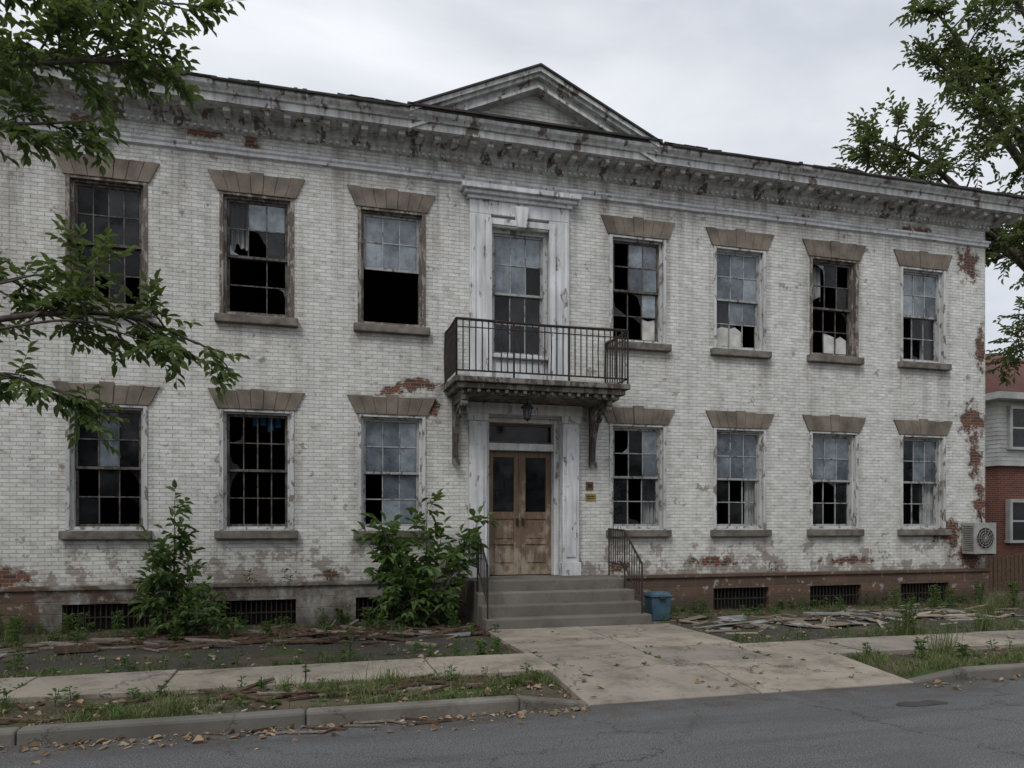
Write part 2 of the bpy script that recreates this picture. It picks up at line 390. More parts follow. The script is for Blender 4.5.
for a,b,c,d in fh:
    mb.box(a-.02,b+.02,YF+.2,YF+.3,c-.05,d+.05,1)
    x=a+.05
    while x<b:
        mb.box(x-.009,x+.009,YF+.0,YF+.018,c,d,0); x+=.085
    mb.box(a,b,YF-.004,YF+.022,(c+d)/2-.012,(c+d)/2+.012,0)
mb.done('basement_grilles',['iron','void'],B)
mb=MB()
def lintel(c,z,h,seed,top=.82,bot=.66):
    r=random.Random(seed); n=7
    for k in range(n):
        a0=k/n*2-1; a1=(k+1)/n*2-1; g=.0025
        hh=h+(.03 if k==3 else 0); pr=.035+(.012 if k==3 else 0)+r.uniform(-.004,.004)
        j=r.uniform(-.014,.010)
        P=[(c+a0*bot+g,z+.002),(c+a1*bot-g,z+.002),(c+a1*top-g,z+hh+j),(c+a0*top+g,z+hh+j)]
        mb.prism(P,XZ,YF-pr,YF+.05)
for i,c in enumerate(cols):
    lintel(c,lowz[1],.34,i); lintel(c,upz[1],.36,i+20)
mb.done('lintels',['lintel'],B,bevel=.008)
mb=MB()
for c in cols:
    for z in (lowz[0],upz[0]):
        mb.box(c-.70,c+.70,YF-.12,YF+.06,z-.16,z-.01+R.uniform(-.01,.005))
mb.done('sills',['stone'],B,bevel=.015)
# windows
fr=[MB(),MB()]; sa=[MB(),MB()]; gl=MB(); cu=MB(); pp=MB()
def window(x0,x1,z0,z1,up,lo,style=0,ncol=3,curt=None,sstyle=0):
    F=fr[style]; S=sa[sstyle]; y=YF+.06
    cw=.075
    F.box(x0+.002,x0+cw,y,y+.16,z0+.002,z1-.002); F.box(x1-cw,x1-.002,y,y+.16,z0+.002,z1-.002)
    F.box(x0+cw,x1-cw,y+.003,y+.16,z1-cw,z1-.002); F.box(x0+cw,x1-cw,y-.02,y+.16,z0+.002,z0+.055)
    a,b=x0+cw,x1-cw; zb=z0+.055; zt=z1-cw; zm=(zb+zt)/2
    for part,(p,q),yy in ((up,(zm-.02,zt),y+.05),(lo,(zb,zm+.02),y+.095)):
        if part is None: continue
        st=.045
        S.box(a,a+st,yy,yy+.035,p,q); S.box(b-st,b,yy,yy+.035,p,q)
        S.box(a+st,b-st,yy+.001,yy+.034,q-st,q); S.box(a+st,b-st,yy+.001,yy+.034,p,p+st)
        rows=part.split(); nr=len(rows); nc=len(rows[0])
        gx=(b-a-2*st)/nc; gz=(q-p-2*st)/nr
        for k in range(1,nc):
            if not(part.count('m')>nc*nr-2 and R.random()<.2): S.box(a+st+gx*k-.010,a+st+gx*k+.010,yy+.006,yy+.028,p+st,q-st)
        for k in range(1,nr): S.box(a+st,b-st,yy+.004,yy+.030,p+st+gz*k-.010,p+st+gz*k+.010)
        for ri,row in enumerate(rows):
            for ci,ch in enumerate(row):
                u0=a+st+gx*ci+.008;u1=u0+gx-.016; w1=q-st-gz*ri-.008; w0=w1-gz+.016; yp=yy+.016
                if ch=='m':
                    if R.random()<.2: ch='b'
                    else: continue
                if ch in 'gd':
                    t=R.uniform(-.006,.006)
                    gl.face([(u0,yp+t,w0),(u1,yp-t,w0),(u1,yp-t,w1),(u0,yp+t,w1)],0 if ch=='g' else 1)
                elif ch=='w':
                    pp.face([(u0,yp+.02,w0),(u1,yp+.02,w0),(u1,yp+.02,w1-R.uniform(0,.15)),((u0+u1)/2,yp+.025,w1-R.uniform(0,.08)),(u0,yp+.02,w1-R.uniform(0,.15))],0)
                elif ch in 'bx':
                    X,Z,sx,sz=R.choice([(u0,w0,1,1),(u1,w0,-1,1),(u0,w1,1,-1),(u1,w1,-1,-1)]); ww=u1-u0; hh=w1-w0
                    f1=R.uniform(.4,1);f2=R.uniform(.3,.75)
                    gl.face([(X,yp,Z),(X+sx*ww*f1,yp,Z),(X+sx*ww*f1*R.uniform(.5,.8),yp,Z+sz*hh*f2*R.uniform(.1,.3)),(X+sx*ww*R.uniform(.1,.35)*f1,yp,Z+sz*hh*f2*R.uniform(.3,.6)),(X,yp,Z+sz*hh*f2)],0 if ch=='x' else R.choice([0,1,1]))
    if curt:
        for (c0,c1,zb_,zt_) in curt:
            n=26; ca=x0+(x1-x0)*c0; cb=x0+(x1-x0)*c1; za=z0+(z1-z0)*zb_; zz=z0+(z1-z0)*zt_
            ph=R.uniform(0,6)
            for k in range(n):
                f=k/n; g=(k+1)/n
                rag=lambda q: .05*math.sin(q*9+ph)+.09*mn.noise(Vector((q*6+ph,ca,0)))
                ya=y+.22+.03*math.sin(f*20+ph)+.015*math.sin(f*47); yb=y+.22+.03*math.sin(g*20+ph)+.015*math.sin(g*47)
                cu.face([(ca+(cb-ca)*f,ya,za+rag(f)),(ca+(cb-ca)*g,yb,za+rag(g)),(ca+(cb-ca)*g,yb,zz),(ca+(cb-ca)*f,ya,zz)])
spec_up={-5.63:('ddd ddd','ddd mmm',1,None,1),-3.23:('dddd dddd','dddd dmdm',1,None,1),-.83:('dgg xmd','mmm mmm',1,[(.1,.35,.6,.95)],1),1.54:('ggg ggg',None,1,None,0),
 6.5:('mgg mgg','mmg mmw',0,[(.62,.92,.45,.95)],1),8.84:('ggg ggg','dgg wwm',0,[(.1,.5,.0,.5)],0),11.18:('mdm mmd','mmm mww',1,[(.1,.4,.62,.95)],1),13.56:('ggg ggg','mdd mmd',0,[(.65,.95,.0,.5)],0)}
spec_lo={-5.63:('ggg ggg','ddd ddd',0,None,0),-3.23:('dgd dgd','mdm dmm',0,None,1),-.83:('mmmm mmmm','mmmm mmmm',0,None,1),1.54:('ggg ggg','mgg mgg',0,None,0),
 6.5:('mdg mdg','dmd dmm',0,[(.70,.95,.0,1.)],0),8.84:('ggg ggg','dmm mdm',0,[(.75,.95,0,.6)],0),11.18:('ggg ggg','mmd dmd',0,[(.1,.9,.48,1.)],0),13.56:('dgg dgg','mdm mmm',0,[(.65,.95,.0,1.)],0)}
for c in cols:
    u,l,st,cu_,ss=spec_up[c]; window(c-W,c+W,upz[0],upz[1],u,l,st,3,cu_,ss)
    u,l,st,cu_,ss=spec_lo[c]; window(c-W,c+W,lowz[0],lowz[1],u,l,st,3,cu_,ss)
window(3.42,4.58,5.15,7.61,'ggg ggd','ddd ddd',0)
for k in range(4):
    x=-.83-.1+k*.13; h=R.uniform(.12,.3); pp.face([(x,YF+.5,3.84-h),(x+.1,YF+.5,3.80-h*.7),(x+.09,YF+.5,3.84),(x-.01,YF+.5,3.86)],1)
fr[0].done('window_frames',['framew'],B,bevel=.004); fr[1].done('window_frames_bare',['frameb'],B,bevel=.004)
sa[0].done('sashes',['sash'],B); sa[1].done('sashes_dark',['sashdark'],B)
gl.done('window_glass',['gd','gc'],B,fix=False); cu.done('curtains',['curtain'],B,fix=False); pp.done('window_boards',['paper','blue'],B,fix=False)
mb=MB()
for i,c in enumerate(cols):
    for (z0,z1),sp_ in ((lowz,spec_lo),(upz,spec_up)):
        m=sp_[c][2]
        mb.box(c-W-.035,c-W+.03,YF-.022,YF+.055,z0,z1-.002,m); mb.box(c+W-.03,c+W+.035,YF-.022,YF+.055,z0,z1-.002,m)
        mb.box(c-W+.03,c+W-.03,YF-.018,YF+.055,z1-.045,z1-.003,m)
mb.done('window_casings',['framew','frameb'],B,bevel=.004)
# central upper surround
mb=MB()
mb.box(3.0,3.42,YF-.07,YF+.03,4.52,7.82); mb.box(4.58,5.0,YF-.07,YF+.03,4.52,7.82)
mb.box(3.0,5.0,YF-.073,YF+.03,7.82,8.08)
mb.box(3.30,3.425,YF-.12,YF-.07,4.52,7.70); mb.box(4.575,4.70,YF-.12,YF-.07,4.52,7.70); mb.box(3.30,4.70,YF-.122,YF-.07,7.62,7.74)
mb.box(3.04,3.11,YF-.10,YF-.07,4.52,7.80); mb.box(4.89,4.96,YF-.10,YF-.07,4.52,7.80)
mb.box(2.95,5.05,YF-.13,YF+.02,8.08,8.15); mb.box(2.88,5.12,YF-.20,YF+.02,8.15,8.22); mb.box(2.82,5.18,YF-.27,YF+.02,8.22,8.31)
mb.prism([(3.92,7.58),(4.08,7.58),(4.14,7.98),(3.86,7.98)],XZ,YF-.2,YF-.05)
mb.box(3.43,4.57,YF+.04,YF+.1,4.55,5.10); mb.box(3.43,4.57,YF-.06,YF+.12,5.10,5.17)
mb.box(3.52,4.48,YF+.01,YF+.04,4.70,5.02)
mb.done('upper_window_surround',['trim'],B,bevel=.01)
mb=MB()
for a,b in ((2.98,3.32),(4.84,5.18)):
    mb.box(a,b,YF-.14,YF+.03,1.15,3.86); mb.box(a-.03,b+.03,YF-.18,YF+.03,.885,1.15); mb.box(a-.03,b+.03,YF-.18,YF+.03,3.86,4.0)
    mb.box(a+.07,b-.07,YF-.165,YF-.14,1.25,3.75)
mb.box(2.93,5.23,YF-.20,YF+.03,4.0,4.205)
mb.box(3.322,3.42,YF+.10,YF+.4,.885,3.965); mb.box(4.74,4.838,YF+.10,YF+.4,.885,3.965)
mb.box(3.42,4.74,YF+.12,YF+.4,3.88,3.965); mb.box(3.42,4.74,YF+.14,YF+.38,3.34,3.48)
mb.done('door_surround',['trim'],B,bevel=.01)
mb=MB()
mb.box(3.42,4.74,YF+.30,YF+.32,3.48,3.88,1)
mb.box(3.42,4.74,YF+.26,YF+.30,3.48,3.53,0); mb.box(3.42,4.74,YF+.26,YF+.30,3.83,3.88,0)
for a,b in ((3.425,4.075),(4.085,4.735)):
    y=YF+.27; z0,z1=.90,3.335
    s=.115
    mb.box(a,a+s,y,y+.05,z0,z1); mb.box(b-s,b,y,y+.05,z0,z1)
    for p,q in ((z0,z0+.2),(1.5,1.58),(2.0,2.14),(z1-.12,z1)): mb.box(a+s,b-s,y+.002,y+.048,p,q)
    mb.box(a+s,b-s,y+.025,y+.04,z0+.2,2.0)
    for p,q in ((z0+.24,1.46),(1.62,1.96)): mb.box(a+s+.04,b-s-.04,y+.010,y+.03,p,q)
    mb.box(a+s,b-s,y+.028,y+.035,2.14,z1-.12,1)
mb.box(4.06,4.10,YF+.255,YF+.27,.9,3.33)
mb.box(4.12,4.16,YF+.22,YF+.27,1.88,2.02,2); mb.box(4.0,4.04,YF+.22,YF+.27,1.88,2.02,2)
mb.done('double_door',['doorwood','gc','iron'],B,bevel=.006)
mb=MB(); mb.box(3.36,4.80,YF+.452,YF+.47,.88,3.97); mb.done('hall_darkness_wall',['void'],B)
# steps
mb=MB()
sx0,sx1=2.9,5.85
mb.box(sx0,sx1,13.1,13.90,0.,.88); mb.box(3.34,4.82,13.902,14.45,.6,.884)
for k in range(1,4): mb.box(sx0-.0+k*.004,sx1+.03*k,13.1-.3*k,13.1-.3*(k-1)-.002,-.02,.88-.195*k)
mb.done('entrance_steps',['concstep'],B,bevel=.022)
mb=MB()
for X in (2.96,5.80):
    top=[(13.86,1.80),(13.1,1.78),(12.34,1.20)]
    def zr(y): 
        return 1.78+(y-13.1)*.026 if y>13.1 else 1.78+(y-13.1)*(.58/.76)
    mb.tube([(X,a,b) for a,b in top],.020,sides=6)
    mb.tube([(X,a,b-.66) for a,b in top],.013,sides=6)
    y=13.84
    while y>12.32:
        fl=.88 if y>13.1 else .88-.195*math.ceil((13.1-y)/.3-1e-6)
        post=abs(y-13.84)<.01 or abs(y-13.08)<.06 or y<12.42
        mb.tube([(X,y,(fl if post else zr(y)-.66)),(X,y,zr(y))],.016 if post else .009,sides=5); y-=.108
mb.done('stair_railings',['iron'],B)
# balcony
mb=MB(); bx0,bx1,by=2.5,5.82,12.85
mb.box(bx0+.16,bx1-.16,by+.16,YF-.001,4.215,4.30); mb.box(bx0+.07,bx1-.07,by+.07,YF-.001,4.302,4.40); mb.box(bx0,bx1,by,YF-.001,4.402,4.50)
x=bx0+.25
while x<bx1-.2: mb.box(x,x+.07,by+.09,by+.16,4.235,4.30); x+=.17
mb.done('balcony_slab',['balc'],B,bevel=.012)
mb=MB()
zt,zb=5.50,4.60
P=[(bx0+.04,YF-.02),(bx0+.04,by+.05),(bx1-.04,by+.05),(bx1-.04,YF-.02)]
for i in range(3):
    (a,b),(c,d)=P[i],P[i+1]
    mb.tube([(a,b,zt),((a+c)/2,(b+d)/2,zt-.02),(c,d,zt)],.024,sides=6); mb.tube([(a,b,zb),(c,d,zb)],.015,sides=6); mb.tube([(a,b,zt-.14),(c,d,zt-.14)],.011,sides=5)
    L=math.hypot(c-a,d-b); n=int(L/.115)
    for k in range(n+1):
        f=k/n; x=a+(c-a)*f; y=b+(d-b)*f
        if i==1 and R.random()<.04: continue
        j=R.uniform(-.012,.012) if R.random()<.2 else 0
        mb.tube([(x,y,4.5 if k%9==0 else zb),(x+j,y-j,(zb+zt)/2),(x,y,zt)],.012 if k%9 else .02,sides=5)
mb.done('balcony_railing',['iron'],B)
mb=MB()
for X in (2.72,5.48):
    mb.box(X-.05,X+.05,13.05,YF-.16,4.12,4.212); mb.box(X-.05,X+.05,YF-.12,YF-.002,3.05,4.21)
    cv=[(YF-.13-.72*(1-math.cos(t)), 3.18+.95*math.sin(t)) for t in [i*math.pi/2/12 for i in range(13)]]
    for i in range(12):
        mb.prism([cv[i],cv[i+1],(cv[i+1][0]+.09,cv[i+1][1]-.08),(cv[i][0]+.09,cv[i][1]-.08)],YZ,X-.045,X+.045)
    mb.tube([(X,13.55+.11*math.cos(t),3.98+.11*math.sin(t)) for t in [i*.6 for i in range(11)]],.028,sides=6)
    mb.box(X-.065,X+.065,YF-.17,YF-.12,3.0,3.12); mb.tube([(X-.06,13.12,4.06),(X+.06,13.12,4.06)],.06,sides=10)
mb.done('balcony_brackets',['balc'],B)
# cornice
CZ=-.12
def sag(x): return .018*mn.noise(Vector((x*.35,3,0)))+.008*mn.noise(Vector((x*1.6,7,0)))
def ring(prof,name,mat,dz=0,sg=True):
    mb=MB(); n=len(prof)
    def loop(o,z):
        P=[]; k=60
        for i in range(k+1):
            x=X0-o+(X1-X0+2*o)*i/k; P.append((x,YF-o,z+(sag(x) if sg else 0)))
        P+=[(X1+o,YB+o,z),(X0-o,YB+o,z)]; return P
    for k in range(n-1):
        (o,z),(o2,z2)=prof[k],prof[k+1]; z+=dz; z2+=dz
        A=loop(o,z); C=loop(o2,z2)
        for i in range(len(A)):
            j=(i+1)%len(A); mb.face([A[i],A[j],C[j],C[i]])
    return mb.done(name,[mat],B,fix=False)
ring([(-.01,8.36),(.05,8.38),(.05,8.43),(.08,8.46),(.08,8.50),(-.01,8.52)],'frieze_moulding','trim')
ring([(-.01,8.86),(.06,8.88),(.06,8.94),(.13,9.00),(.15,9.09),(.18,9.115),(.56,9.12),(.56,9.25),(.60,9.255),(.62,9.29),(.68,9.34),(.69,9.37),(.69,9.405)],'cornice','cornice',CZ)
ring([(.69,9.405),(.71,9.407),(.71,9.43),(.4,9.47)],'roof_edge','roof',CZ)
mb=MB(); x=X0+.1
while x<X1+.5:
    if R.random()>.06:
        s_=sag(x); mb.box(x,x+.12,YF-.46+R.uniform(0,.03),YF-.135,9.03+R.uniform(0,.015)+CZ+s_,9.122+CZ+s_)
    x+=.33
y=YF
while y<YB:
    mb.box(X1+.14,X1+.46,y,y+.12,9.03+CZ,9.118+CZ); y+=.33
x=X0
while x<X1:
    if R.random()>.05: mb.box(x,x+.06,YF-.115,YF-.055,8.885+CZ+sag(x),8.935+CZ+sag(x))
    x+=.12
mb.done('cornice_modillions',['cornice'],B,bevel=.006)
mb=MB()
r0=[(X0-.5,YF-.5,9.46+CZ),(X1+.5,YF-.5,9.46+CZ),(X1+.5,YB+.5,9.46+CZ),(X0-.5,YB+.5,9.46+CZ)]
ra,rbb=(X0+6,20,11.+CZ),(X1-6,20,11.+CZ)
mb.face([r0[0],r0[1],rbb,ra]); mb.face([r0[1],r0[2],rbb]); mb.face([r0[2],r0[3],ra,rbb]); mb.face([r0[3],r0[0],ra])
mb.done('roof',['roof'],B,fix=False)
mb=MB()
for a,b in ((-6.8,-1.9),(-1.5,1.6),(6.9,9.8),(10.1,13.),(13.1,15.9)):
    n=12; mb.tube([(a+(b-a)*k/n,YF-.725,9.405+CZ+sag(a+(b-a)*k/n)) for k in range(n+1)],.026,sides=6)
for k in range(70):
    x=R.uniform(X0,X1+.4); 
    if 1.6<x<6.8: continue
    mb.obox((x,YF-.70,9.435+CZ+sag(x)),(R.uniform(.06,.5),.06,R.uniform(.02,.05)),Matrix.Rotation(R.uniform(-.08,.08),3,'Y'))
mb.done('gutter',['roof'],B)
# pediment
mb=MB(); px,hw,zb,za=4.2,2.42,9.42+CZ,10.52+CZ
sl=(za-zb)/hw
def rake(t0,t1,y0,y1,m=0,ext=0):
    for s in (-1,1):
        e=hw+ext
        P=[(px+s*e,za-sl*e-t0),(px,za-t0),(px,za-t1),(px+s*e,za-sl*e-t1)]
        mb.prism(P,XZ,y0,y1,m)
rake(-.035,.0,13.24,19.6,1,.06)
rake(.002,.085,13.28,13.7,0); rake(.087,.15,13.35,13.7); rake(.152,.27,13.46,13.72); rake(.272,.33,13.40,13.74)
mb.prism([(px-hw+.3,9.38+CZ),(px+hw-.3,9.38+CZ),(px,za-.25)],XZ,13.66,13.9,2)
mb.box(px-hw-.05,px+hw+.05,13.24,13.7,9.437+CZ,9.475+CZ,1)
for s in (-1,1):
    mb.face([(px+s*hw,13.5,zb-.05),(px+s*hw,19.5,zb-.05),(px,19.5,za-.02),(px,13.5,za-.02)],1)
mb.done('pediment',['cornice','roof','wall'],B)
# ================================================================ small fixtures
mb=MB()
mb.tube([(3.95,13.3,4.21),(3.95,13.3,4.12)],.012,sides=6)
def lathe(mb,c,prof,sides=12,m=0):
    b=len(mb.v)
    for r,z in prof:
        for j in range(sides):
            a=2*math.pi*j/sides; mb.v.append((c[0]+r*math.cos(a),c[1]+r*math.sin(a),c[2]+z))
    for k in range(len(prof)-1):
        for j in range(sides):
            p=b+k*sides+j;q=b+k*sides+(j+1)%sides; mb.f.append((p,q,q+sides,p+sides)); mb.m.append(m)
lathe(mb,(3.95,13.3,3.86),[(.0,.27),(.05,.26),(.12,.2),(.125,.18),(.09,.175)],8)
lathe(mb,(3.95,13.3,3.86),[(.085,.175),(.06,.0),(.0,-.01)],8,1)
for j in range(8):
    a=2*math.pi*j/8; mb.tube([(3.95+.088*math.cos(a),13.3+.088*math.sin(a),4.035),(3.95+.063*math.cos(a),13.3+.063*math.sin(a),3.86)],.006,sides=4)
lathe(mb,(3.95,13.3,3.84),[(.07,.02),(.07,0),(.02,-.03),(0,-.05)],8)
mb.done('hanging_lantern',['iron','gd'])
mb=MB(); mb.box(5.36,5.58,YF-.02,YF-.001,2.36,2.50,0); mb.box(5.38,5.56,YF-.024,YF-.02,2.44,2.46,1); mb.box(5.38,5.56,YF-.024,YF-.02,2.40,2.415,1); mb.done('brass_plaque',['brass','black'],bevel=.004)
mb=MB(); mb.box(5.37,5.52,YF-.03,YF-.001,2.58,2.74,0); mb.box(5.40,5.49,YF-.035,YF-.03,2.62,2.70,1); mb.done('doorbell_plate',['rustsign','black'],bevel=.004)
mb=MB(); bc=(6.42,12.95,.09)
b=[( -.17,-.14),(.17,-.14),(.17,.14),(-.17,.14)]
mb.hexa([(bc[0]+x,bc[1]+y,bc[2]) for x,y in b],[(bc[0]+x*1.2,bc[1]+y*1.2,bc[2]+.44) for x,y in b],0)
mb.box(bc[0]-.225,bc[0]+.225,bc[1]-.19,bc[1]+.19,bc[2]+.44,bc[2]+.475,0)
mb.hexa([(bc[0]+x*1.25,bc[1]+y*1.25,bc[2]+.476) for x,y in b],[(bc[0]+x*.9,bc[1]+y*.9,bc[2]+.53) for x,y in b],0)
mb.box(bc[0]-.06,bc[0]+.06,bc[1]-.22,bc[1]-.19,bc[2]+.40,bc[2]+.46,1)
mb.done('waste_bin',['bin','black'],bevel=.012)
mb=MB(); ax0,ax1,ay0,ay1,az0,az1=14.62,15.24,13.62,13.95,1.22,1.93
mb.box(ax0,ax1,ay0,ay1,az0,az1,0)
cx,cz=ax0+.30,(az0+az1)/2
for r in (.07,.13,.19,.25):
    mb.tube([(cx+r*math.cos(t),ay0-.014,cz+r*math.sin(t)) for t in [i*math.pi/12 for i in range(25)]],.006,sides=4,m=0)
for i in range(6):
    t=i*math.pi/6; mb.tube([(cx-.25*math.cos(t),ay0-.018,cz-.25*math.sin(t)),(cx+.25*math.cos(t),ay0-.018,cz+.25*math.sin(t))],.005,sides=4,m=0)
mb.face([(cx+.24*math.cos(i*math.pi/12),ay0-.004,cz+.24*math.sin(i*math.pi/12)) for i in range(24)],2)
for i in range(14): mb.box(ax0-.006,ax0-.001,ay0+.03,ay1-.03,az0+.06+i*.043,az0+.075+i*.043,1)
mb.box(ax0+.04,ax0+.08,ay0,13.99,az0-.04,az0-.002,1); mb.box(ax1-.08,ax1-.04,ay0,13.99,az0-.04,az0-.002,1)
mb.tube([(ax1-.1,13.9,az1),(ax1-.1,13.96,az1+.25),(ax1-.1,14.02,az1+.3)],.018,m=1)
mb.done('air_conditioner_unit',['acm','black','iron'],bevel=.008)
# ================================================================ neighbours
H=empty('brick_house')
mb=MB(); hx0,hx1,hy0,hy1=24.7,34.5,22.,32.
mb.box(hx0,hx1,hy0,hy1,0,4.2,0); mb.box(hx0-.08,hx1+.08,hy0-.08,hy1+.08,4.2,6.7,1)
for i in range(16): mb.box(hx0-.10,hx1+.10,hy0-.10,hy1+.10,4.25+i*.155,4.26+i*.155,1)
mb.box(hx0-.2,hx1+.2,hy0-.2,hy1+.2,4.05,4.22,1)
mb.done('house_walls',['redbrick','siding'],H)
mb=MB(); e=.6
a=[(hx0-e,hy0-e,6.7),(hx1+e,hy0-e,6.7),(hx1+e,hy1+e,6.7),(hx0-e,hy1+e,6.7)]
t1,t2=(hx0+4,27,9.6),(hx1-4,27,9.6)
mb.face([a[0],a[1],t2,t1]); mb.face([a[1],a[2],t2]); mb.face([a[2],a[3],t1,t2]); mb.face([a[3],a[0],t1])
mb.box(hx0-e,hx1+e,hy0-e,hy1+e,6.45,6.695,1)
mb.done('house_roof',['redroof','siding'],H,fix=False)
mb=MB()
for x in (hx0+.35,hx0+2.9,hx0+5.4,hx0+8):
    for z in (1.3,4.75):
        mb.box(x,x+.12,hy0-.2,hy0,z,z+1.4,0); mb.box(x+.9,x+1.02,hy0-.2,hy0,z,z+1.4,0); mb.box(x-.003,x+1.023,hy0-.22,hy0,z+1.4,z+1.52,0); mb.box(x-.05,x+1.07,hy0-.25,hy0,z-.1,z,0); mb.box(x+.12,x+.9,hy0-.17,hy0-.14,z+.68,z+.74,0)
        mb.box(x+.12,x+.9,hy0-.14,hy0-.12,z,z+1.4,1)
for y in (22.6,25.1,27.6,29.8):
    for z in (1.3,4.75):
        mb.box(hx0-.2,hx0,y,y+.12,z,z+1.4,0); mb.box(hx0-.2,hx0,y+.9,y+1.02,z,z+1.4,0); mb.box(hx0-.22,hx0,y-.003,y+1.023,z+1.4,z+1.52,0); mb.box(hx0-.25,hx0,y-.05,y+1.07,z-.1,z,0)
        mb.box(hx0-.14,hx0-.12,y+.12,y+.9,z,z+1.4,1); mb.box(hx0-.17,hx0-.14,y+.12,y+.9,z+.68,z+.74,0)
mb.done('house_windows',['siding','gc'],H)
mb=MB(); x=15.5
while x<24.5:
    hgt_=1.08+R.uniform(-.05,.05)
    mb.prism([(x,.1),(x+.11,.1),(x+.11,hgt_-.05),(x+.055,hgt_),(x,hgt_-.05)],XZ,16.,16.022); x+=.145
for z in (.35,.85): mb.box(15.5,24.5,16.024,16.07,z,z+.08)
for x in range(5): mb.box(15.6+x*2.2,15.7+x*2.2,16.072,16.17,0,1.1)
mb.done('wooden_picket_fence',['plank'])
# ================================================================ GROUND
mb=MB(); mb.face([(-400,-400,-.03),(400,-400,-.03),(400,500,-.03),(-400,500,-.03)]); mb.done('ground',['ground'],fix=False)
mb=MB(); mb.face([(-300,-6.,0),(300,-6.,0),(300,7.45,0),(-300,7.45,0)]); mb.done('road',['asphalt'],fix=False)
def slabz(x,y):
    if y>=8.7: return .13
    return .13-(8.7-y)/1.32*.115
def hgt(x,y):
    h=.085+.035*mn.noise(Vector((x*.9,y*.9,0)))+.018*mn.noise(Vector((x*4,y*4,3)))
    if 8.66<y<9.9: h=min(h,.075)
    if 2.6<x<7.3 and y<12.3:
        a=min(1,max(0,(x-2.6)/.2),max(0,(7.3-x)/.2)) if y<9 else (1 if 2.85<x<6.3 else 0)
        h=h*(1-a)+(slabz(x,y)-.07)*a
    if y<7.6 and not(2.6<x<7.3): h=min(h,.095)
    return h
xs=[-200,-80,-40,-20]+[-12+i*.14 for i in range(int(36/.14))]+[26,40,80,200]
ys=[7.42]+[7.5+i*.12 for i in range(int(7.2/.12))]+[15,17,20,40,120]
mb=MB()
for y in ys:
    for x in xs: mb.v.append((x,y,-.06 if y==7.42 else hgt(x,y)))
nx=len(xs)
for j in range(len(ys)-1):
    for i in range(nx-1):
        a=j*nx+i; mb.f.append((a,a+1,a+1+nx,a+nx)); mb.m.append(0)
mb.done('yard_soil',['soil'],smooth=True,fix=False)
mb=MB()
def kerbrun(x0,x1):
    x=x0
    while x<x1-.05:
        e=min(x+2.4,x1); j=R.uniform(-.014,.014)
        mb.box(x+.003,e-.003,7.32+j,7.5+j,-.06,.135+R.uniform(-.010,.006)); x=e
kerbrun(-60,2.1); kerbrun(7.75,60)
mb.hexa([(2.1,7.32,-.06),(2.85,7.36,-.06),(2.85,7.5,-.06),(2.1,7.5,-.06)],[(2.1,7.32,.13),(2.85,7.36,.02),(2.85,7.5,.03),(2.1,7.5,.13)])
mb.hexa([(7.0,7.36,-.06),(7.75,7.32,-.06),(7.75,7.5,-.06),(7.0,7.5,-.06)],[(7.0,7.36,.02),(7.75,7.32,.13),(7.75,7.5,.13),(7.0,7.5,.03)])
mb.done('kerb',['kerb'],bevel=.03)
mb=MB(); x=-45.
def slab(c4,zf,th=.1,j=.006):
    r=[R.uniform(-j,j) for _ in range(4)]
    tp=[(x,y,zf(x,y)+r[k]) for k,(x,y) in enumerate(c4)]
    mb.hexa([(a,b,c-th) for a,b,c in tp],tp)
while x<50:
    w=1.5; g=.007
    slab([(x+g,8.71),(x+w-g,8.71),(x+w-g,9.84),(x+g,9.84)],slabz,j=.010); x+=w
mb.done('sidewalk',['conc'],bevel=.008)
mb=MB()
for (a,b) in ((2.9,4.55),(4.57,6.25)):
    for (c,d) in ((9.87,11.05),(11.07,12.19)): slab([(a,c),(b,c),(b,d),(a,d)],slabz,j=.006)
mb.done('entrance_path',['conc'],bevel=.008)
mb=MB()
for (a,b) in ((2.85,4.9),(4.92,7.0)):
    slab([(a,7.36),(b,7.36),(b,8.69),(a,8.69)],slabz,j=.004)
mb.done('driveway_apron',['conc'],bevel=.01)
mb=MB()
for (cx,cy,rx,ry) in ((6.3,6.5,.33,.11),):
    n=22; mb.face([(cx+rx*(1+.3*mn.noise(Vector((i*.7,cx,0))))*math.cos(i*2*math.pi/n),cy+ry*(1+.4*mn.noise(Vector((i*.9,cy,5))))*math.sin(i*2*math.pi/n),.004) for i in range(n)])
mb.done('road_patch',['roof'],fix=False)
# ================================================================ VEGETATION
def onpave(x,y):
    if 8.66<y<9.9: return True
    if 2.8<x<7.1 and y<8.8: return True
    if 2.85<x<6.3 and y<12.3: return True
    if 2.8<x<5.95 and y>12: return True
    return y>13.9 or y<7.5
G=MB()
def blade(x,y,h,w,lean,base=None):
    z=base if base is not None else hgt(x,y)-.01
    a=R.uniform(0,6.283); b=R.uniform(0,6.283)
    dx,dy=math.cos(a)*w,math.sin(a)*w; lx,ly=math.cos(b)*lean,math.sin(b)*lean
    i=len(G.v)
    G.v+=[(x-dx,y-dy,z),(x+dx,y+dy,z),(x+dx*.7+lx*.4,y+dy*.7+ly*.4,z+h*.6),(x-dx*.7+lx*.4,y-dy*.7+ly*.4,z+h*.6),(x+lx,y+ly,z+h)]
    G.f+=[(i,i+1,i+2,i+3),(i+3,i+2,i+4)]; G.m+=[0,0]
cnt=0
